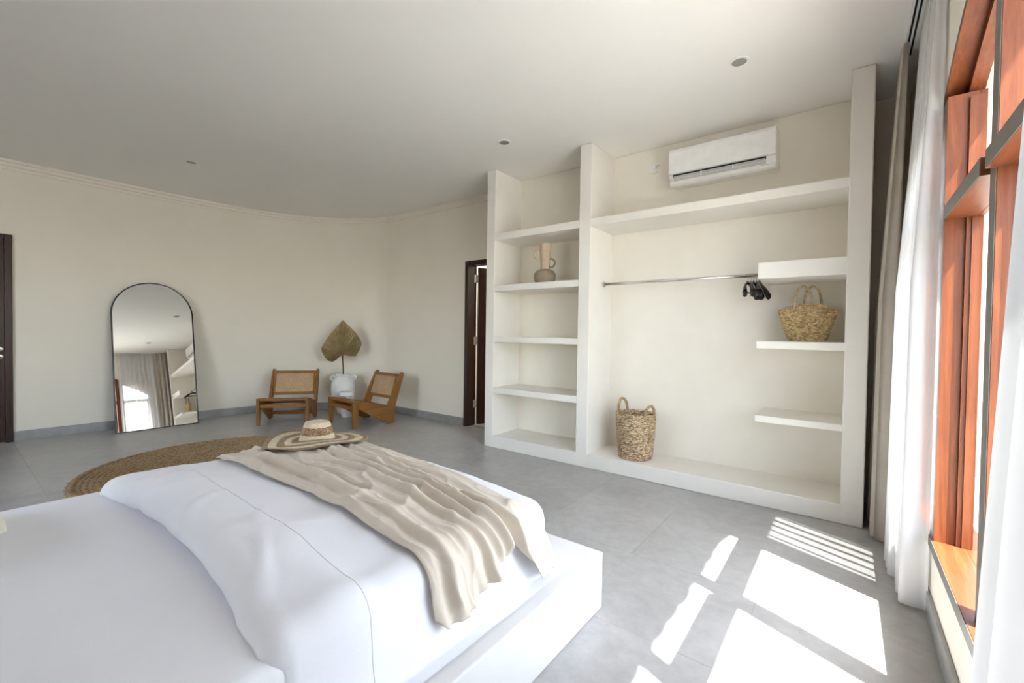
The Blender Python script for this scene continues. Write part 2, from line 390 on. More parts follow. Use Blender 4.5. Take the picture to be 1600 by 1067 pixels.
# window wall with an arched opening
WC, WR_, WH = 1.16, 3.2, 1.94           # centre y, radius, half width
SPR = 1.86; ZC = SPR - sqrt(WR_**2-WH**2); SILL = 0.345
def arch(y, d=0.0): return ZC + sqrt(max((WR_+d)**2-(y-WC)**2, 0))
bm = bmesh.new()
X0, X1 = XW, XW+0.22
bm_box(bm, X0, X1, Y_NEAR-0.1, WC-WH, -0.01, CEIL+0.1); bm_box(bm, X0, X1, WC+WH, Y_FAR+0.05, -0.01, CEIL+0.1)
bm_box(bm, X0, X1, WC-WH, WC+WH, -0.01, SILL-0.045)
K = 48
for k in range(K):
    ya, yb = WC-WH+2*WH*k/K, WC-WH+2*WH*(k+1)/K; za, zb = arch(ya), arch(yb); zt = CEIL+0.1
    vv = [bm.verts.new(p) for p in ((X0,ya,za),(X0,yb,zb),(X0,yb,zt),(X0,ya,zt),(X1,ya,za),(X1,yb,zb),(X1,yb,zt),(X1,ya,zt))]
    for f in ((0,3,2,1),(4,5,6,7),(0,1,5,4),(3,7,6,2)): bm.faces.new([vv[i] for i in f])
bmesh.ops.remove_doubles(bm, verts=bm.verts[:], dist=1e-5)
tag(from_bm(bm, 'wall_right', 'wall'), kind='structure', label='cream window wall with an arched opening')

# skirting and cornice
bi = next(i for i, p in enumerate(wall_path) if p.y > 0.47)
f_ = (0.460-wall_path[bi-1].y)/(wall_path[bi].y-wall_path[bi-1].y)
b_path = [wall_path[bi-1].lerp(wall_path[bi], f_)] + wall_path[bi:]; b_nrm = [WN[bi-1]] + WN[bi:]
tag(swept('baseboard_left', [(0.001, 0.0), (0.012, 0.0), (0.012, 0.095), (0.010, 0.10), (0.001, 0.10)], 'skirting', path=b_path, nrm=b_nrm), kind='structure', label='grey tile skirting along the curved wall')
tag(box('baseboard_far', (-5.25, DX0-0.002, Y_FAR-0.012, Y_FAR-0.001, 0, 0.10), 'skirting'), kind='structure', label='grey tile skirting between curved wall and doorway')
tag(box('baseboard_right', (XW-0.013, XW-0.001, Y_NEAR, 3.98, 0, 0.10), 'skirting'), kind='structure', label='grey tile skirting under the arched window')
tag(swept('trim_1', [(0.001, CEIL-0.10), (0.014, CEIL-0.10), (0.014, CEIL-0.07), (0.03, CEIL-0.062), (0.03, CEIL-0.035), (0.05, CEIL-0.025), (0.05, CEIL-0.001), (0.001, CEIL-0.001)], 'wall'), kind='structure', label='stepped cornice along the top of the curved wall')
tag(box('trim_2', (-5.25, -2.98, Y_FAR-0.02, Y_FAR-0.001, CEIL-0.08, CEIL-0.001), 'wall'), kind='structure', label='plain cornice above the doorway')

# ------------------------------------------------------------------ outdoors (seen only as glare through the panes)
tag(box('outdoor_terrace', (XW+0.23, 30, -20, 25, -0.3, -0.15), 'outdoor_paving'), kind='structure', label='stone paved terrace outside the window')
ev = thing('roof_eave', 'clay tile roof eave overhanging the arched window outside', 'eave', (0.53, -3.0, 3.30), kind='structure')
EX, EZ = 1.15, 3.82
box('eave_board', (0.53, EX-0.05, -3, 6, EZ+0.03, EZ+0.10), 'frame_wood_h', ev)
tm = None
for k in range(60):
    yk = -3 + 0.15*k
    if tm is None:
        tl = tube('roof_tile', [(0.0, 0.075, 0.0), (0.35, 0.075, 0.0), (0.67, 0.075, 0.0)], 0.085, 'roof_tile', ev, 10, flatten=0.55)
        tm = tl.data; base = tl.location.copy(); tl.location = base + Vector((0.0, yk+3.0, EZ+0.02-3.30))
    else:
        o = bpy.data.objects.new('roof_tile', tm); COL.objects.link(o); o.parent = ev; o.location = base + Vector((random.uniform(-0.008, 0.008), yk+3.0, EZ+0.02-3.30))
tag(box('hall_floor', (-4.6, -2.4, Y_FAR+0.15, 5.6, -0.1, -0.004), 'tile'), kind='structure', label='floor of the passage beyond the doorway')
tag(box('ceiling_passage_added', (-4.8, -2.2, Y_FAR+0.16, 5.35, 2.75, 2.85), 'wall'), kind='structure', label='ceiling added to darken the passage beyond the doorway, open at the back')  # added to dim the passage; gap at the back admits some sky
for nm, x0 in (('wall_passage_left_added', -4.8), ('wall_passage_right_added', -2.3)): tag(box(nm, (x0, x0+0.1, Y_FAR+0.16, 5.6, -0.1, 2.75), 'wall'), kind='structure', label='side wall added to darken the passage beyond the doorway')  # added with the passage ceiling to shut out skylight
tag(box('wall_passage', (-4.8, -2.2, 5.6, 5.7, -0.1, 2.8), 'wall'), kind='structure', label='cream wall of the passage beyond the doorway')

# ------------------------------------------------------------------ arched window joinery
FD0, FD1 = XW-0.004, XW+0.107      # frame depth
wn = thing('window_1', 'wide arched timber window with transom and posts', None, (XW, WC, SILL), kind='structure')
# curved head and end jambs
def arch_strip(name, off, th, x0, x1, ya, yb, mat, parent, n=40):
    V = []; Fc = []
    for k in range(n+1):
        y = ya+(yb-ya)*k/n
        zl, zu = arch(y, off-th), arch(y, off)
        V += loc_of([(x0, y, zl), (x1, y, zl), (x1, y, zu), (x0, y, zu)], parent)
    for k in range(n):
        for j in range(4): Fc.append((k*4+j, k*4+(j+1) % 4, k*4+4+(j+1) % 4, k*4+4+j))
    Fc += [(0, 1, 2, 3), tuple(n*4+j for j in (3, 2, 1, 0))]
    return mk(name, V, Fc, mat, parent)
arch_strip('arch_head', 0.0, 0.035, FD0, FD1, WC-WH, WC+WH, 'frame_wood_h', wn)
arch_strip('arch_stop', -0.035, 0.03, FD0+0.062, FD1-0.004, WC-WH+0.03, WC+WH-0.03, 'frame_wood_h', wn)
for y0, y1 in ((WC-WH, WC-WH+0.04), (WC+WH-0.04, WC+WH)):
    box('end_jamb', (FD0, FD1, y0, y1, SILL, SPR+0.02), 'frame_wood', wn)
sb = box('sill_board', (FD0-0.006, FD1+0.05, WC-WH, WC+WH, SILL-0.045, SILL), 'frame_wood_h', wn)
box('edge_strip', (FD0-0.0085, FD0-0.0065, WC-WH, WC+WH, SILL-0.045, SILL-0.002), 'frame_edge', wn)
# thick posts, mullions, transom
posts = [(2.47, 2.60), (2*WC-2.60, 2*WC-2.47)]
muls = [1.83, WC, 2*WC-1.83]
TZ0, TZ1 = 1.652, 1.706
def topz(y0, y1): return min(arch(y0), arch(y1)) - 0.03
for y0, y1 in posts:
    box('post', (FD0, FD1, y0, y1, SILL, topz(y0, y1)), 'frame_wood', wn)
    # rebate stop standing on the post's face
    for ys in ((y0-0.012, y0), (y1, y1+0.012)):
        box('post_stop', (FD0+0.062, FD1-0.004, ys[0], ys[1], SILL, topz(y0, y1)-0.02), 'frame_wood', wn)
for yc in muls:
    y0, y1 = yc-0.034, yc+0.034
    mm = box('mullion', (FD0+0.022, FD1, y0, y1, SILL, topz(y0, y1)), 'frame_wood', wn)
    box('edge_strip', (FD0+0.0195, FD0+0.0215, y0+0.002, y1-0.002, SILL, topz(y0, y1)), 'frame_edge', wn)
bays = []
edges = sorted([(WC-WH, WC-WH+0.04), (WC+WH-0.04, WC+WH)] + posts + [(y-0.034, y+0.034) for y in muls])
for a, b_ in zip(edges[:-1], edges[1:]): bays.append((a[1], b_[0]))
for ya, yb in bays:
    ztr = min(TZ1, min(arch(ya), arch(yb)) - 0.01)
    box('transom', (FD0, FD1, ya, yb, TZ0, TZ1), 'frame_wood_h', wn)
    box('edge_strip', (FD0-0.0025, FD0-0.0005, ya, yb, TZ0+0.001, TZ1-0.001), 'frame_edge', wn)
    box('glass_pane', (FD1-0.022, FD1-0.018, ya, yb, SILL, TZ0), 'glass', wn)
    pts = [(ya, TZ1), (yb, TZ1)] + [(yb+(ya-yb)*k/8, arch(yb+(ya-yb)*k/8)-0.03) for k in range(9)]
    prism('glass_pane', [(y-WC, z-SILL) for y, z in pts], 'x', FD1-0.022-XW, FD1-0.018-XW, 'glass', wn)
    for y in (ya, yb):   # slim sash stiles against the glass
        s = 0.018 if y == ya else -0.018
        box('sash_stile', (FD1-0.034, FD1-0.006, min(y, y+s), max(y, y+s), SILL, TZ0), 'frame_wood', wn)

w2 = thing('window_2_added', 'plain timber window added out of view behind the bed head for extra daylight', None, ((NX0+NX1)/2, Y_NEAR, NZ0), kind='structure')  # invented window, out of view, lets in extra skylight
for x in (NX0, (NX0+NX1)/2-0.03, NX1-0.06): box('stile', (x, x+0.06, Y_NEAR-0.12, Y_NEAR+0.004, NZ0, NZ1), 'frame_wood', w2)
for z in (NZ0, NZ1-0.06): box('frame_rail', (NX0, NX1, Y_NEAR-0.118, Y_NEAR+0.002, z, z+0.06), 'frame_wood', w2)
for x0, x1 in ((NX0+0.06, (NX0+NX1)/2-0.03), ((NX0+NX1)/2+0.03, NX1-0.06)): box('glass_pane', (x0, x1, Y_NEAR-0.10, Y_NEAR-0.096, NZ0+0.06, NZ1-0.06), 'glass', w2)

# ------------------------------------------------------------------ built-in shelving
sh = thing('built_in_shelving', 'white plastered built-in wardrobe shelving with open bays against the far wall', 'shelving', (-1.44, SH_F, 0.0))
BV = 0.007
Z1 = CEIL - 0.002
UP = [(-2.977, -2.866), (-1.904, -1.788), (-0.015, 0.101)]
for x0, x1 in UP: box('upright', (x0, x1, SH_F, SH_B+0.05, 0.0, Z1), 'plaster', sh, BV)
box('back_panel', (-2.95, 0.08, SH_B, SH_B+0.1, 0.0, Z1), 'niche', sh)
ov = 0.012
for a, b_ in ((UP[0][1], UP[1][0]), (UP[1][1], UP[2][0])):
    box('plinth', (a-ov, b_+ov, SH_F+0.001, SH_B+0.01, 0.0, 0.122), 'plaster', sh, BV)
for z0, z1 in ((2.107, 2.178), (1.592, 1.655), (1.075, 1.135), (0.556, 0.617)):
    box('shelf', (UP[0][1]-ov, UP[1][0]+ov, SH_F+0.002, SH_B+0.01, z0, z1), 'plaster', sh, BV)
box('shelf', (UP[1][1]-ov, UP[2][0]+ov, SH_F+0.002, SH_B+0.01, 2.107, 2.175), 'plaster', sh, BV)
for z0, z1 in ((1.568, 1.682), (1.088, 1.141), (0.580, 0.627)):
    box('shelf', (-0.505, UP[2][0]+ov, SH_F+0.002, SH_B+0.01, z0, z1), 'plaster', sh, BV)

# clothes rail and hangers
RY, RZ = 3.70, 1.628
cr = thing('clothes_rail', 'slim chrome clothes rail spanning the wide wardrobe bay', 'rail', (-1.78, RY, RZ))
tube('rod', [(0.002, 0, 0), (0.6, 0, 0), (1.273, 0, 0)], 0.0125, 'chrome', cr, 14)
for x in (0.0, 1.265):
    o = lathe('end_flange', [(0.0, 0), (0.026, 0), (0.026, 0.008), (0.0, 0.008)], 'chrome', cr, 20)
    o.rotation_euler = (0, pi/2, 0); o.location = (x, 0, 0)
def hanger(x, rz, label):
    h = thing('clothes_hanger', label, 'hanger', (x, RY, RZ), rz, 'black hangers on the clothes rail')
    R = 0.0165
    hook = [(0, R*cos(a), R*sin(a)-0.0) for a in [radians(200-i*16) for i in range(17)]]
    hook = [(0, -R*cos(radians(20))*1.0, -0.010)] + [(0, R*cos(a), R*sin(a)) for a in [radians(180-i*18) for i in range(15)]] + [(0, 0.0, -0.03), (0, 0, -0.055)]
    tube('hook', hook, 0.0018, 'chrome', h, 8)
    # shaped shoulder bar: slopes down to wide flat ends
    V = []; Fc = []; n = 28
    for i in range(n+1):
        u = -1+2*i/n; au = abs(u)
        y = 0.168*u; z = -0.05 - 0.075*au**1.15 - 0.02*au**6
        wd = 0.006 + 0.012*au**2.2; ht = 0.028 + 0.030*au**2; xo = 0.028*au**2
        for a in range(12):
            t = 2*pi*a/12; V.append((xo+wd*cos(t), y, z+ht*0.5*sin(t)))
    for i in range(n):
        for a in range(12): Fc.append((i*12+a, i*12+(a+1) % 12, i*12+12+(a+1) % 12, i*12+12+a))
    Fc += [tuple(range(12)), tuple(n*12+a for a in range(12))[::-1]]
    mk('shoulder_bar', V, Fc, 'black', h, True)
    tube('trouser_bar', [(0.01, -0.14, -0.126), (0.004, 0, -0.128), (0.01, 0.14, -0.126)], 0.0055, 'black', h, 8)
    return h
HL = ['black wooden clothes hanger farthest left on the chrome rail', 'second black clothes hanger from the left of the bunch', 'middle black clothes hanger of the bunch on the rail', 'fourth black clothes hanger from the left of the bunch', 'black clothes hanger nearest the shelf end of the rail']
for i in range(5): hanger(-0.605+0.019*i, radians((-6, 5, -2, 7, -4)[i]), HL[i])

# ------------------------------------------------------------------ air conditioner and socket
ac = thing('air_conditioner', 'white wall-mounted split air conditioner above the wardrobe bay', 'air conditioner', (-0.825, SH_B-0.001, 2.41))
AW = 0.385
prof = [(0, 0.0), (0, 0.30), (-0.15, 0.30), (-0.195, 0.285), (-0.20, 0.26), (-0.20, 0.095), (-0.185, 0.088)]
prism('casing', [(0, 0.012), (0, 0.30), (-0.155, 0.30), (-0.18, 0.285), (-0.18, 0.075), (-0.10, 0.012)], 'x', -AW, AW, 'white_plastic', ac, 0.006)
prism('front_panel', [(-0.181, 0.085), (-0.181, 0.29), (-0.196, 0.283), (-0.202, 0.26), (-0.202, 0.10), (-0.197, 0.088)], 'x', -AW+0.002, AW-0.002, 'white_plastic', ac, 0.003)
prism('outlet_slot', [(-0.181, 0.082), (-0.1815, 0.064), (-0.186, 0.064), (-0.188, 0.082)], 'x', -AW+0.035, AW-0.065, 'black_gap', ac)
prism('louvre', [(-0.183, 0.066), (-0.190, 0.070), (-0.166, 0.040), (-0.160, 0.040)], 'x', -AW+0.04, AW-0.07, 'grey_plastic', ac)
prism('chin_panel', [(-0.182, 0.080), (-0.166, 0.036), (-0.135, 0.0), (-0.12, 0.0), (-0.12, 0.015), (-0.16, 0.05), (-0.176, 0.078)], 'x', AW-0.068, AW-0.001, 'white_plastic', ac, 0.002)
prism('chin_panel', [(-0.166, 0.038), (-0.150, 0.012), (-0.13, 0.0), (-0.11, 0.0), (-0.11, 0.012), (-0.15, 0.04)], 'x', -AW+0.001, AW-0.001, 'white_plastic', ac, 0.002)
for x in (-0.13, 0.10):
    box('louvre_clip', (x-0.004, x+0.004, -0.192, -0.165, 0.036, 0.073), 'white_plastic', ac, 0.001, world=False)
box('logo_mark', (0.285, 0.335, -0.1628, -0.1600, 0.028, 0.034), 'grey_plastic', ac, world=False)
def sub(child, part):
    child.location = child.location - part.location; child.parent = part
sk = thing('wall_socket', 'small white wall socket with plug left of the air conditioner', 'socket', (-1.405, SH_B-0.001, 2.61))
box('face_plate', (-0.035, 0.035, -0.010, 0.0, 0.0, 0.07), 'white_plastic', sk, 0.003, world=False)
plg = box('plug', (0.002, 0.034, -0.045, -0.010, 0.032, 0.062), 'white_plastic', sk, 0.006, world=False)
sub(tube('plug_cord', [(0.018, -0.045, 0.047), (0.03, -0.05, 0.047), (0.048, -0.03, 0.05), (0.055, -0.008, 0.055)], 0.004, 'white_plastic', sk, 8), plg)

# ------------------------------------------------------------------ recessed downlights
def downlight(x, y, label):
    d = thing('recessed_downlight', label, 'downlight', (x, y, CEIL), group='round downlights recessed in the ceiling')
    lathe('trim_ring', [(0.040, -0.001), (0.042, -0.006), (0.053, -0.006), (0.056, -0.003), (0.056, 0.0), (0.040, -0.0005)], 'white_plastic', d, 36)
    lathe('reflector_cup', [(0.041, -0.0055), (0.030, -0.0015), (0.026, -0.001)], 'reflector', d, 36)
    lathe('lens', [(0.0, -0.0022), (0.018, -0.0022), (0.028, -0.0012)], 'lens', d, 24)
downlight(-0.558, 2.949, 'round recessed downlight nearest the air conditioner')
downlight(-2.409, 3.0, 'round recessed downlight above the vase shelves')
downlight(-5.232, 1.544, 'round recessed downlight above the jute rug and mirror')

# ------------------------------------------------------------------ doors
d2 = thing('door_2', 'dark hardwood door standing ajar beside the shelving', None, (DX0, Y_FAR, 0), kind='structure')
box('frame_jamb', (DX0, DX0+0.05, Y_FAR-0.012, Y_FAR+0.152, 0, DZ), 'door_wood', d2, 0.003)
box('frame_head', (DX0+0.05, DX1+0.03, Y_FAR-0.012, Y_FAR+0.152, DZ-0.05, DZ), 'door_wood', d2, 0.003)
box('frame_jamb', (DX1-0.02, DX1+0.03, Y_FAR-0.012, Y_FAR+0.152, 0, DZ-0.05), 'door_wood', d2, 0.003)
lf = thing('leaf', None, None, (0.062, 0.168, 0.008), radians(63)); lf.parent = d2
box('leaf_panel', (0.0, 0.68, -0.02, 0.02, 0.0, 1.985), 'door_wood', lf, 0.003, world=False)
for z in (0.22, 1.02, 1.80):
    h = thing('hinge', None, None, (0.056, 0.155, z)); h.parent = d2
    tube('knuckle', [(0, 0, 0), (0, 0, 0.05), (0, 0, 0.10)], 0.008, 'steel', h, 10)
    box('hinge_plate', (-0.005, -0.003, -0.045, 0.0, 0.0, 0.10), 'steel', h, world=False)

d1 = thing('door_1', 'dark hardwood door with silver lever at the left edge', None, (-6.69, 0.455, 0), kind='structure')
XD = -6.69
box('frame_jamb', (XD-0.08, XD+0.014, 0.405, 0.458, 0, 2.085), 'door_wood', d1, 0.004)
box('frame_jamb', (XD-0.08, XD+0.014, -0.56, -0.508, 0, 2.085), 'door_wood', d1, 0.004)
box('frame_head', (XD-0.08, XD+0.014, -0.508, 0.405, 2.032, 2.085), 'door_wood', d1, 0.004)
box('leaf', (XD-0.04, XD+0.004, -0.506, 0.403, 0.006, 2.03), 'door_wood', d1, 0.003)
for z, nm in ((0.94, 'lever'), (0.865, 'key_rose')):
    rs = lathe('handle_rose', [(0, 0), (0.026, 0), (0.026, 0.006), (0.02, 0.009), (0, 0.009)], 'chrome', d1, 24)
    rs.rotation_euler = (0, pi/2, 0); rs.location = (0.014, -0.085, z)
tube('lever_handle', [(0.02, -0.085, 0.94), (0.055, -0.085, 0.94), (0.062, -0.10, 0.94), (0.062, -0.21, 0.937)], 0.009, 'chrome', d1, 10)
tube('key_barrel', [(0.02, -0.085, 0.865), (0.028, -0.085, 0.865), (0.034, -0.085, 0.865)], 0.010, 'chrome', d1, 12)

# ------------------------------------------------------------------ bed
PX0, PX1, PY0, PY1, PZ = -2.80, -0.812, -0.75, 1.726, 0.24
tag(box('bed_platform', (PX0, PX1, PY0, PY1, 0.0, PZ), 'platform', None, 0.006), 'low white plastered masonry platform under the bed', 'bed platform')
MX0, MX1, MY0, MY1, MZ = -2.615, -0.95, -0.55, 1.50, 0.452
bm = bmesh.new(); bm_box(bm, MX0, MX1, MY0, MY1, PZ+0.001, MZ)
bmesh.ops.bevel(bm, geom=bm.edges[:], offset=0.035, segments=5, affect='EDGES', profile=0.5)
bmesh.ops.subdivide_edges(bm, edges=[e for e in bm.edges if e.calc_length() > 1.0], cuts=24, use_grid_fill=True)
for v in bm.verts:
    if v.co.z > MZ-0.002:
        v.co.z += 0.006*noise.noise(v.co*2.3) + 0.003*noise.noise(v.co*6.0)
tag(from_bm(bm, 'mattress', 'sheet', None, True), 'thick mattress in a smooth white fitted sheet on the platform', 'mattress')

R_D = 0.085
DXL, DXR, DYH, DYF = -2.575, -0.938, 0.385, 1.515
T_D = 0.515
def head_bow(s):
    q = min(1.0, max(0.0, (s-DXL)/(DXR-DXL))); return 0.025+0.065*sin(pi*q)
def duvet_pt(s, t, lift=0.0, floor_z=PZ+0.006):
    """unfolded cloth coordinates to the draped surface"""
    rh = 0.06
    cx = min(max(s, DXL+R_D), DXR-R_D); cy = min(max(t, DYH+head_bow(s)+rh), DYF-R_D)
    dx, dy = s-cx, t-cy; e = sqrt(dx*dx+dy*dy)
    hump = 0.038*exp(-((t-0.58)/0.16)**2) + 0.016*exp(-((t-1.0)/0.5)**2)
    side = min(1.0, max(0.0, (min(cx-DXL, DXR-cx)-R_D)/0.35)); side = side*side*(3-2*side)
    top = T_D - 0.012 + hump*(0.35+0.65*side) + 0.022*side
    top += 0.008*noise.noise(Vector((cx*2.1, cy*2.6, 1.3))) + 0.005*noise.noise(Vector((cx*5, cy*7, 4.1)))
    head = dy < 0 and abs(dx) < 1e-9
    if e < 1e-9: n = Vector((0, 0, 1)); return Vector((s, t, top+lift)), n
    ux, uy = dx/e, dy/e
    if dy < 0:          # head end: a soft roll down to the sheet
        k = abs(uy); r = R_D*(1-k)+rh*k
    else: r = R_D
    a = e/r
    if a < pi/2: hor, drop = (r+lift)*sin(a), r-(r+lift)*cos(a); n = Vector((ux*sin(a), uy*sin(a), cos(a)))
    else:
        ex = e - r*pi/2; hor = r+lift; drop = r+ex; n = Vector((ux, uy, 0))
        hor += 0.03*min(ex/0.2, 1.0)
        if uy < -0.3: hor -= 0.06*min(ex/0.06, 1.0)*abs(uy)
    z = top - drop
    if z < floor_z and e > 0: hor += (floor_z-z)*0.6; z = floor_z + lift*0.2
    if uy < -0.5 and DXL+0.03 < s < DXR-0.03 and z < MZ+0.004: z = MZ+0.004
    return Vector((cx+ux*hor, cy+uy*hor, z)), n
def duvet_fn(u, v):
    s = DXL-0.26 + (DXR-DXL+0.26+0.30)*u
    t0 = DYH+head_bow(s)-0.075; t = t0 + (DYF+0.28-t0)*v
    p, n = duvet_pt(s, t)
    # soft creases running over the side drop and near the turned fold
    edge = max(0.0, 1-abs(s-(DXR-0.02))/0.30) if s > DXR-0.35 else 0.0
    d = edge*(0.007*sin(t*23+2*noise.noise(Vector((t*3, s*2, 0)))) + 0.006*noise.noise(Vector((t*11, s*3, 2))))
    ridge = 1-abs(noise.noise(Vector((s*3.2+t*1.5, t*4.0-s*0.8, 7.7))))
    d += 0.010*max(0, ridge-0.82)/0.18*max(0.0, 1-abs(t-0.5)/0.35)
    d += 0.005*noise.noise(Vector((s*9, t*5, 3.0)))
    return p + n*d
dv = grid('duvet', duvet_fn, 190, 130, 'duvet'); tag(dv, 'puffy white duvet folded back across the lower bed', 'duvet')
# stitched seam parallel to the fold
sp = []
for i in range(120):
    u = 0.10 + 0.86*i/119; s = DXL-0.26 + (DXR-DXL+0.56)*u
    t = 0.655; t0 = DYH+head_bow(s)-0.075; v = (t-t0)/(DYF+0.28-t0); q = duvet_fn(u, v); sp.append(q - dv.location)
tube('stitched_seam', sp, 0.0014, 'thread', dv, 6)

# throw blanket laid across the foot of the bed, hanging over the window side
def hem(tn):
    """unfolded overhang beyond the right edge for each position across the blanket (0 near, 1 far)"""
    pts = [(0.0, 0.155), (0.06, 0.185), (0.2, 0.18), (0.38, 0.145), (0.52, 0.09), (0.60, 0.055), (0.66, 0.06), (0.70, 0.13), (0.74, 0.215), (0.85, 0.23), (1.0, 0.225)]
    for (a, ha), (b_, hb) in zip(pts[:-1], pts[1:]):
        if tn <= b_:
            f = (tn-a)/(b_-a); f = f*f*(3-2*f); return ha+(hb-ha)*f
    return pts[-1][1]
def ridge_fold(x, w): return exp(-(x/w)**2)
def throw_fn(u, v):
    s1 = DXR - 0.03 + hem(v)
    s0 = DXL + 0.05 + 0.03*sin(v*9)
    s = s0 + (s1-s0)*u
    near = 0.845 + 0.012*sin(s*7) + 0.01*noise.noise(Vector((s*3, 0, 0)))
    far = 1.465 - 0.10*min(max(0.0, s+2.2), 1.25) + 0.010*sin(s*5+1) + 0.006*noise.noise(Vector((s*6, 4, 0)))
    if s > DXR-0.08: far += (s-DXR+0.08)*0.62
    t = near + (far-near)*v
    # folds: long ridges fanning out towards the window side
    fan = min(1.0, max(0.0, (s+2.6)/1.7))
    d = 0.0
    for c0, c1, w_, h in ((0.05, 0.03, 0.03, 0.020), (0.18, 0.13, 0.034, 0.036), (0.36, 0.31, 0.03, 0.014), (0.55, 0.42, 0.024, 0.030), (0.63, 0.51, 0.022, 0.034), (0.70, 0.59, 0.022, 0.030), (0.79, 0.68, 0.024, 0.040), (0.89, 0.80, 0.04, 0.028)):
        c = c0+(c1-c0)*fan + 0.05*noise.noise(Vector((s*2.3, c0*20, 5))) + 0.012*sin(s*4+c0*30)
        amp = h*(0.25+0.75*fan)*max(0.1, 0.8+1.3*noise.noise(Vector((s*2.2, c0*31, 9))))
        x = v-c; d += amp*(ridge_fold(x, w_*(1.0 if x < 0 else 1.5)) - 0.30*ridge_fold(x+0.045, w_*0.7))
    d += 0.010*noise.noise(Vector((s*3.1+v*2, t*6-s*1.5, 2.2))) + 0.012*(1-abs(noise.noise(Vector((s*3.5+t*4, t*7-s*2.2, 8.8)))))**6
    d += 0.007*(1-abs(noise.noise(Vector((s*5+t*9, t*16-s*5, 3.1)))))**8 + 0.002*noise.noise(Vector((s*18, t*18, 1)))
    p, n = duvet_pt(s, t, 0.016, PZ+0.012)
    edge = min(1.0, min(v, 1-v)/0.05)
    return p + n*(max(d, -0.003)*(0.3+0.7*edge) + 0.004*edge)
tw = grid('throw_blanket', throw_fn, 230, 150, 'throw', thick=0.004); tag(tw, 'crumpled beige muslin throw draped across the foot of the bed', 'blanket')

# cushion whose corner just enters the picture
def cush(u, v):
    a = 2*u-1; b_ = 2*v-1; q = max(0.0, (1-a**4)*(1-b_**4))**0.5
    return Vector((0.24*a*(1-0.06*b_*b_), 0.22*b_*(1-0.06*a*a), 0.0)), q
cu = thing('cushion', 'cream cushion at the head of the bed, cut by the left edge', 'cushion', (-2.31, -0.093, MZ+0.004), radians(4))
cv = []; cf = []; nn = 24
for sgn in (1, -1):
    for j in range(nn+1):
        for i in range(nn+1):
            p, q = cush(i/nn, j/nn); cv.append((p.x, p.y, 0.065+sgn*0.06*q))
    o_ = 0 if sgn == 1 else (nn+1)**2
    for j in range(nn):
        for i in range(nn):
            f = (o_+j*(nn+1)+i, o_+j*(nn+1)+i+1, o_+(j+1)*(nn+1)+i+1, o_+(j+1)*(nn+1)+i); cf.append(f if sgn == 1 else f[::-1])
mk('cover', cv, cf, 'cushion', cu, True)

# ------------------------------------------------------------------ straw hat on the throw
from mathutils.bvhtree import BVHTree
throw_bvh = BVHTree.FromPolygons([v.co + tw.location for v in tw.data.vertices], [tuple(p.vertices) for p in tw.data.polygons])
HRZ = radians(-30)
_rz = {}
def hit_z(i, j):
    if (i, j) not in _rz:
        h = throw_bvh.ray_cast(Vector((-2.9+0.02*i, 0.7+0.02*j, 1.0)), Vector((0, 0, -1)))[0]; _rz[(i, j)] = h.z if h else 0.0
    return _rz[(i, j)]
_env = {}
def env_z(i, j):
    if (i, j) not in _env: _env[(i, j)] = max(hit_z(i+a, j+b_) for a in range(-3, 4) for b_ in range(-3, 4) if a*a+b_*b_ < 11)
    return _env[(i, j)]
def rest_z(x, y):
    """smooth upper envelope of the throw under a point"""
    ci, cj = (x+2.9)/0.02, (y-0.7)/0.02; sw = sz = 0.0
    for i in range(int(ci)-4, int(ci)+6):
        for j in range(int(cj)-4, int(cj)+6):
            w_ = exp(-((i-ci)**2+(j-cj)**2)/8.0); e_ = env_z(i, j)
            if e_ > 0.3: sw += w_; sz += w_*e_
    return sz/sw if sw > 1e-6 else 0.0
ht = thing('straw_hat', 'wide-brimmed striped raffia sun hat lying on the beige throw', 'hat', (-2.325, 1.275, 0.562), HRZ)
def brim_z(a, r):
    k = (r-0.085)/0.185
    return 0.006 + k*k*(0.016*sin(2*a+0.4)+0.012*sin(3*a+1.9)) - 0.012*k
def ring(name, ra, rb, mat, zf):
    n, m = 72, 5; V = []; Fc = []
    for j in range(m+1):
        r = ra+(rb-ra)*j/m
        for i in range(n):
            a = 2*pi*i/n; lx, ly = r*cos(a)*1.04, r*sin(a)
            wx, wy = ht.location.x+lx*cos(HRZ)-ly*sin(HRZ), ht.location.y+lx*sin(HRZ)+ly*cos(HRZ)
            V.append((lx, ly, max(zf(a, r), rest_z(wx, wy)+0.005-ht.location.z)))
    for j in range(m):
        for i in range(n): Fc.append((j*n+i, j*n+(i+1) % n, (j+1)*n+(i+1) % n, (j+1)*n+i))
    o = mk(name, V, Fc, mat, ht, True); md = o.modifiers.new('thickness', 'SOLIDIFY'); md.thickness = 0.003; md.offset = 1
    return o
for k, (ra, rb, mt) in enumerate(((0.083, 0.128, 'hat_tan'), (0.128, 0.163, 'hat_light'), (0.163, 0.200, 'hat_tan'), (0.200, 0.242, 'hat_light'), (0.242, 0.270, 'hat_tan'))):
    ring('brim_band', ra, rb, mt, brim_z)
def crown_ring(name, prof, mat):
    o = lathe(name, prof, mat, ht, 48, sx=1.04); return o
crown_ring('crown_base', [(0.095, -0.004), (0.0925, 0.008), (0.0835, 0.042)], 'hat_light')
crown_ring('crown_band', [(0.0845, 0.040), (0.078, 0.060), (0.0715, 0.080)], 'hat_brown')
crown_ring('crown_top', [(0.0715, 0.079), (0.067, 0.094), (0.060, 0.104), (0.050, 0.106), (0.03, 0.101), (0.0, 0.098)], 'hat_light')

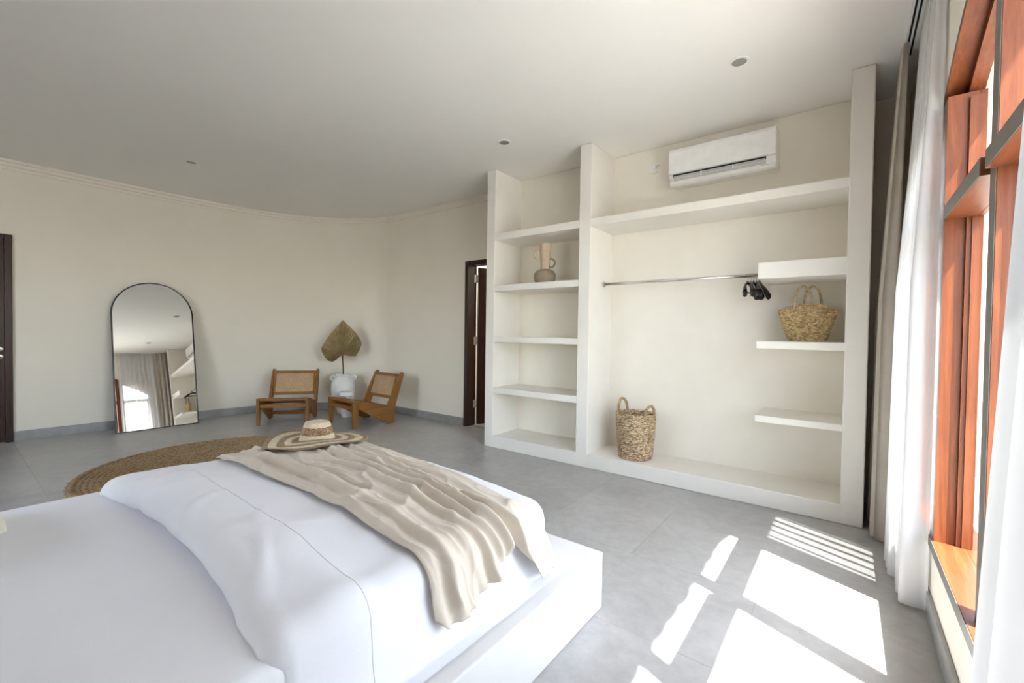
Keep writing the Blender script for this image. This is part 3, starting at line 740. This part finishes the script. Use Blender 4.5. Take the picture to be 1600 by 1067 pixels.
# ------------------------------------------------------------------ round jute rug
rg = thing('jute_rug', 'large round braided jute rug on the grey floor beyond the bed', 'rug', (-4.235, 1.51, 0.0))
prof = [(0.0, 0.016)]
nr = 26
for k in range(nr):
    ra = 0.96*k/nr; w_ = 0.96/nr
    for q in range(1, 5): prof.append((ra+w_*q/4, 0.010+0.008*sin(pi*q/4)))
prof += [(0.962, 0.001)]
lathe('braided_field', prof, 'jute', rg, 120, rmod=lambda a, r, z: 1+0.004*sin(a*60+r*40))
V = []; Fc = []; n = 360; mm_ = 8
for i in range(n):
    a = 2*pi*i/n; rc = 0.975+0.012*abs(sin(a*34))
    for j in range(mm_):
        t_ = 2*pi*j/mm_; rr_ = 0.022+0.007*abs(sin(a*34)); V.append(((rc+rr_*cos(t_))*cos(a), (rc+rr_*cos(t_))*sin(a), 0.013+0.0125*sin(t_)))
for i in range(n):
    for j in range(mm_): Fc.append((i*mm_+j, i*mm_+(j+1) % mm_, ((i+1) % n)*mm_+(j+1) % mm_, ((i+1) % n)*mm_+j))
mk('edge_braid', V, Fc, 'jute', rg, True)
rg.scale = (0.975, 0.975, 1)

# ------------------------------------------------------------------ leaning arched mirror
mh, mw = 1.735, 0.78; lean = radians(9.3)
mr_ = thing('floor_mirror', 'tall arched floor mirror with thin black frame leaning on the curved wall', 'mirror', (-6.372, 1.572, 0.0), rot=(0, -lean, 0))
def arch_outline(hw, h, inset, n=40):
    r = hw-inset; pts = [(-r, inset), (r, inset)]
    for k in range(n+1):
        a = pi*k/n; pts.append((r*cos(a), h-hw+r*sin(a)))
    return pts
ou, inn = arch_outline(mw/2, mh, 0.0), arch_outline(mw/2, mh, 0.011)
nO = len(ou); V = []; Fc = []
for x in (0.0, -0.03):
    V += [(x, y, z) for y, z in ou]; V += [(x, y, z) for y, z in inn]
for i in range(nO):
    j = (i+1) % nO
    Fc += [(i, j, nO+j, nO+i), (2*nO+i, 3*nO+i, 3*nO+j, 2*nO+j), (i, 2*nO+i, 2*nO+j, j), (nO+i, nO+j, 3*nO+j, 3*nO+i)]
mk('frame', V, Fc, 'black_frame', mr_)
prism('glass', [(y, z) for y, z in inn], 'x', -0.008, -0.012, 'mirror', mr_)
prism('backing_board', [(y, z) for y, z in inn], 'x', -0.014, -0.028, 'black_frame', mr_)

# ------------------------------------------------------------------ cane lounge chairs
CW, CD = 0.585, 0.60
def lounge_chair(loc, rz, label):
    """faces local -y; x is the width"""
    c = thing('cane_lounge_chair', label, 'chair', loc, rz, 'low teak and cane lounge chairs by the curved wall')
    th = 0.034
    # side profile in (y, z): front at y=-CD/2
    f = -CD/2; b_ = CD/2-0.02
    leg = [(f, 0.335), (f+0.085, 0.325), (f+0.055, 0.0), (f+0.012, 0.0)]
    rail = [(f+0.08, 0.330), (b_+0.01, 0.205), (b_+0.01, 0.0), (b_-0.09, 0.0), (f+0.083, 0.235)]
    post = [(b_-0.105, 0.225), (b_+0.012, 0.195), (b_+0.145, 0.60), (b_+0.143, 0.63), (b_+0.118, 0.642), (b_+0.095, 0.62)]
    for sx in (-1, 1):
        x0 = sx*CW/2 - (th if sx > 0 else 0); x1 = x0+th
        prism('front_leg', leg, 'x', x0, x1, 'teak_v', c, 0.004)
        prism('side_rail', rail, 'x', x0+0.002, x1-0.002, 'teak', c, 0.004)
        prism('back_post', post, 'x', x0, x1, 'teak_v', c, 0.004)
    xi = CW/2-th+0.006
    def bar(name, y, z, w_, h_, tilt=0.0, mat='teak'):
        o = box(name, (-xi, xi, -w_/2, w_/2, -h_/2, h_/2), mat, c, 0.003, world=False)
        o.location = (0, y, z - h_/2); o.rotation_euler = (tilt, 0, 0); return o
    bar('front_rail', f+0.045, 0.318, 0.045, 0.032)
    bar('front_stretcher', f+0.05, 0.238, 0.03, 0.042)
    bar('rear_stretcher', b_-0.055, 0.075, 0.03, 0.05)
    bar('seat_rear_rail', b_-0.085, 0.218, 0.04, 0.03)
    ta = atan2(0.133, 0.405)
    def backp(z): return b_ - 0.052 + (z-0.225)*(0.133/0.405) + 0.004
    bar('back_top_rail', backp(0.600), 0.600, 0.028, 0.040, -ta)
    bar('back_lower_rail', backp(0.325), 0.325, 0.028, 0.036, -ta)
    # cane panels
    def seat(u, v):
        y = f+0.055 + (b_-0.09-f-0.055)*v; z = 0.326 + (0.222-0.326)*v - 0.012*sin(pi*u)*sin(pi*v)
        return (-xi+2*xi*u, y, z)
    grid('cane_seat', seat, 12, 12, 'cane', c, 0.006)
    def back(u, v):
        z = 0.335+(0.590-0.335)*v; return (-xi+2*xi*u, backp(z)+0.008*sin(pi*u)*sin(pi*v), z)
    grid('cane_back', back, 12, 12, 'cane', c, 0.006)
    for sx in (-1, 1):
        o = box('back_stile', (-0.012, 0.012, -0.009, 0.009, 0.0, 0.27), 'teak_v', c, 0.003, world=False)
        o.location = (sx*(xi-0.018), backp(0.33)-0.004, 0.33); o.rotation_euler = (-ta, 0, 0)
    return c
lounge_chair((-5.70, 2.74, 0.0), radians(51), 'low teak and cane lounge chair nearer the mirror')
lounge_chair((-4.90, 3.28, 0.0), radians(-2), 'low teak and cane lounge chair nearer the dark doorway')

# ------------------------------------------------------------------ white pot with dried palm leaf, small pedestal
pt = thing('ceramic_pot', 'white two-handled ceramic pot between the cane chairs', 'pot', (-5.72, 3.52, 0.0), radians(57.6))
PS = 1.0
prof = [(0.0, 0.0), (0.085, 0.0), (0.095, 0.02), (0.125, 0.12), (0.152, 0.24), (0.162, 0.36), (0.158, 0.44), (0.135, 0.50), (0.105, 0.53), (0.092, 0.545), (0.098, 0.565), (0.104, 0.585), (0.094, 0.588), (0.082, 0.56), (0.08, 0.52)]
lathe('body', [(r*1.04, z) for r, z in prof], 'ceramic', pt, 48)
pt.scale = (0.97, 0.97, 0.95)
for sx in (-1, 1):
    ring_pts = [(sx*(0.142+0.034*cos(a)), 0, 0.525+0.034*sin(a)) for a in [2*pi*k/20 for k in range(20)]]
    tube('handle', ring_pts, 0.013, 'ceramic', pt, 10, closed=True)
lfp = thing('dried_palm_leaf', 'dried spade-shaped palm leaf standing in the white pot', 'leaf', (-5.72, 3.52, 0.18), radians(57.6))
tube('stem', cat_path([(0.0, 0, 0.0), (0.002, 0.01, 0.25), (-0.002, -0.01, 0.45), (-0.012, -0.02, 0.60), (-0.012, -0.022, 0.67)], 6), 0.009, 'stem', lfp, 8)
OUTL = [(3, -1), (11, -2.5), (20, -3), (26, 7), (29.5, 17.5), (26, 27), (21, 34.5), (11, 45), (0, 56), (-10, 43), (-19.5, 32), (-26, 21), (-31.5, 11), (-31, 4), (-26, -5), (-21, -10), (-15, -12), (-10, -9), (-4, -3)]
NL = 90; RJ = 6; seg = len(OUTL)-1
V = [(0, 0, 0)]; Fc = []
for i in range(NL+1):
    q = i/NL*seg; k = min(int(q), seg-1); f_ = q-k
    ox = (OUTL[k][0]+(OUTL[k+1][0]-OUTL[k][0])*f_)/114.0; oz = (OUTL[k][1]+(OUTL[k+1][1]-OUTL[k][1])*f_)/114.0
    for j in range(1, RJ+1):
        e_ = j/RJ
        yy = (0.013 if i % 2 else -0.013)*e_**0.6*(1 if j < RJ else 0.8) + 0.22*(ox*e_)**2 - 0.02*e_
        V.append((ox*e_, yy, oz*e_))
for i in range(NL):
    A = 1+i*RJ; B = 1+(i+1)*RJ
    Fc.append((0, A, B))
    for j in range(RJ-1): Fc.append((A+j, A+j+1, B+j+1, B+j))
bl = mk('blade', [(x-0.012, y-0.025, z+0.655) for x, y, z in V], Fc, 'leaf', lfp)
md = bl.modifiers.new('thickness', 'SOLIDIFY'); md.thickness = 0.003
tube('midrib', [(-0.012, -0.04, 0.65), (-0.012, -0.052, 0.85), (-0.013, -0.056, 1.10)], 0.004, 'leaf', lfp, 6, rfun=lambda t: 0.006*(1-0.8*t))

pe = thing('pedestal_table', 'small off-white pedestal table in front of the white pot', 'side table', (-5.40, 3.385, 0.0))
pe.scale = (0.92, 0.92, 0.86)
lathe('top', [(0.0, 0.335), (0.105, 0.335), (0.112, 0.342), (0.112, 0.39), (0.105, 0.40), (0.0, 0.40)], 'ceramic', pe, 40)
lathe('column', [(0.0, 0.262), (0.06, 0.262), (0.05, 0.29), (0.062, 0.335), (0.0, 0.335)], 'ceramic_grey', pe, 32)
lathe('foot', [(0.0, 0.0), (0.075, 0.0), (0.085, 0.03), (0.108, 0.14), (0.112, 0.20), (0.095, 0.245), (0.055, 0.264), (0.0, 0.264)], 'ceramic_grey', pe, 40)

# ------------------------------------------------------------------ vase on the shelf
va = thing('stoneware_vase', 'sand-coloured stoneware vase with two looped handles on the shelf', 'vase', (-2.36, 3.60, 1.655), radians(30))
lathe('belly', [(0.0, 0.0), (0.085, 0.0), (0.10, 0.03), (0.108, 0.065), (0.103, 0.10), (0.080, 0.128), (0.050, 0.140)], 'vase_body', va, 40)
lathe('neck', [(0.047, 0.132), (0.043, 0.16), (0.047, 0.24), (0.055, 0.32), (0.064, 0.385), (0.058, 0.386), (0.050, 0.33), (0.042, 0.25)], 'vase_neck', va, 40)
def loop(name, cx, cz, rx, rz_, mat, ang0, ang1):
    tube(name, [(cx+rx*cos(a), 0, cz+rz_*sin(a)) for a in [radians(ang0+(ang1-ang0)*k/16) for k in range(17)]], 0.0105, mat, va, 10)
loop('handle', -0.058, 0.285, 0.045, 0.055, 'vase_neck', 60, 300)
loop('handle', 0.056, 0.205, 0.038, 0.042, 'vase_body', 110, -120)

# ------------------------------------------------------------------ tall seagrass basket
tb = thing('seagrass_basket', 'tall round seagrass basket with two rope handles on the plinth', 'basket', (-1.43, 3.635, 0.123), radians(-22))
prof = [(0.0, 0.0), (0.125, 0.0)]
nrow = 19; H = 0.385
for k in range(nrow):
    z0 = H*k/nrow
    for q in range(4):
        zz = z0+H/nrow*(q+0.5)/4; f_ = zz/H; rb_ = 0.138+0.026*f_ + 0.006*sin(pi*f_)
        prof.append((rb_+0.0045*sin(pi*(q+0.5)/4), zz))
prof += [(0.160, H), (0.150, H-0.01), (0.138, H-0.2), (0.125, 0.02), (0.0, 0.02)]
lathe('woven_body', prof, 'seagrass', tb, 72, rmod=lambda a, r, z: 1+0.004*sin(a*46+z*400))
for sx, tl_ in ((-1, 0.10), (1, 0.075)):
    hp = [(sx*(0.150+0.010*sin(pi*k/16)), -0.055*cos(pi*k/16), H-0.045+0.045+(tl_)*sin(pi*k/16)) for k in range(17)]
    hp = [(sx*0.158, -0.055, H-0.05)] + hp + [(sx*0.158, 0.055, H-0.05)]
    tube('rope_handle', hp, 0.0115, 'seagrass_rope', tb, 10)

# ------------------------------------------------------------------ palm tote on the small shelf
bgk = thing('straw_tote', 'flared palm straw tote bag with two loop handles on the small shelf', 'bag', (-0.225, 3.665, 1.1415), radians(4))
nA, nZ = 64, 26; V = []; Fc = []
def tote(a, f_):
    hw = 0.108 + (0.178-0.108)*f_**0.85; hd = 0.055*(1-f_)+0.050*f_*(1-0.25*f_)
    ca, sa = cos(a), sin(a)
    x = hw*(abs(ca)**0.85)*(1 if ca > 0 else -1); y = hd*(abs(sa)**0.9)*(1 if sa > 0 else -1)
    dip = 0.045*(1-abs(ca)**2.0)                   # mouth rises in the middle
    z = f_*(0.215+dip) + 0.0
    k = 1+0.010*sin(f_*nZ*pi*2/2)
    return (x*k, y*k, z)
for j in range(nZ*2+1):
    for i in range(nA): V.append(tote(2*pi*i/nA, j/(nZ*2)))
for j in range(nZ*2):
    for i in range(nA): Fc.append((j*nA+i, j*nA+(i+1) % nA, (j+1)*nA+(i+1) % nA, (j+1)*nA+i))
Fc.append(tuple(range(nA))[::-1])
tb_o = mk('woven_body', V, Fc, 'palm', bgk, True); md = tb_o.modifiers.new('thickness', 'SOLIDIFY'); md.thickness = 0.006
for sy, dx, hh in ((-1, -0.028, 0.155), (1, 0.028, 0.160)):
    hp = [(dx+0.050*cos(pi-pi*k/18)*(1+0.08*sin(pi*k/18)), sy*(0.040-0.012*sin(pi*k/18)), 0.225+(hh)*sin(pi*k/18)**0.8) for k in range(19)]
    tube('loop_handle', hp, 0.0085, 'palm_handle', bgk, 10)

# ------------------------------------------------------------------ curtains
trk = thing('curtain_track', 'white double curtain track fixed to the ceiling by the window', 'curtain track', (0.235, 1.0, CEIL))
for x in (0.222, 0.241, 0.260):
    box('rail_lip', (x-0.0042, x+0.0042, -1.9, 3.46, CEIL-0.018, CEIL-0.0005), 'alu', trk)
for x in (0.2315, 0.2505): box('rail_slot', (x-0.0053, x+0.0053, -1.9, 3.455, CEIL-0.006, CEIL-0.001), 'black_gap', trk)

def curtain(name, label, ya, yb, xc, amp, nf, mat, top, bot, cat='curtain', flare=None, seed=0, ph=0.0, wall_edge=False, head=None):
    c = thing(name, label, cat, (xc, (ya+yb)/2, bot))
    NU, NV = nf*14, 40
    def fn(u, v):
        z = bot+(top-bot)*(1-v) ; g = v
        y0, y1 = ya, yb
        if flare: y0, y1 = flare(g)
        wob = noise.noise(Vector((u*nf*0.7, seed, g*0.8)))
        am = amp*(0.55+0.45*g)*(0.8+0.5*noise.noise(Vector((u*nf*0.5, 3.3+seed, 0))))
        a = 2*pi*nf*u + ph + 0.9*wob*g
        hx, hk = head if head else (xc, 1.0)
        g2 = min(1.0, g/0.5); x = hx+(xc-hx)*g2 + am*(hk+(1-hk)*g2)*cos(a) + 0.008*wob*g
        if wall_edge and u < 0.05: x += (XW-0.009-x)*(1-u/0.05)
        y = y0+(y1-y0)*u + 0.35*amp*sin(2*a)*0.5
        return (min(x, XW-0.008)-xc, y-(ya+yb)/2, z-bot)
    grid('cloth', fn, NU, NV, mat, c)
    return c, fn
dr, f1 = curtain('linen_drape', 'taupe linen drape gathered between the shelving pillar and the window', 3.24, 3.76, 0.182, 0.070, 6, 'drape', CEIL-0.022, 0.012, seed=1, ph=pi*0.95, head=(0.222, 0.55))
for k in range(4):
    u = (k+0.5)/6; p = f1(u, 0.03)
    tube('curtain_hook', [(p[0]-0.012, p[1]-0.005, p[2]-0.02), (p[0]-0.014, p[1]-0.005, p[2]+0.0), (p[0], p[1], p[2]+0.075)], 0.0025, 'steel', dr, 6)
s1, f2 = curtain('sheer_curtain', 'white sheer curtain bunched beside the far end of the arched window', 2.535, 3.22, 0.238, 0.058, 8, 'sheer_open', CEIL-0.022, 0.012, seed=5, ph=0.0, wall_edge=True, head=(0.279, 0.3))
def near_flare(g):
    return (-1.0, 1.02 + (0.0 if g < 0.45 else 0.30*((g-0.45)/0.55)**1.0))
s2, f3 = curtain('sheer_curtain', 'white sheer curtain hanging nearest the right edge of the picture', -1.0, 1.02, 0.215, 0.035, 15, 'sheer', CEIL-0.022, 0.012, flare=near_flare, seed=9, ph=0.0)
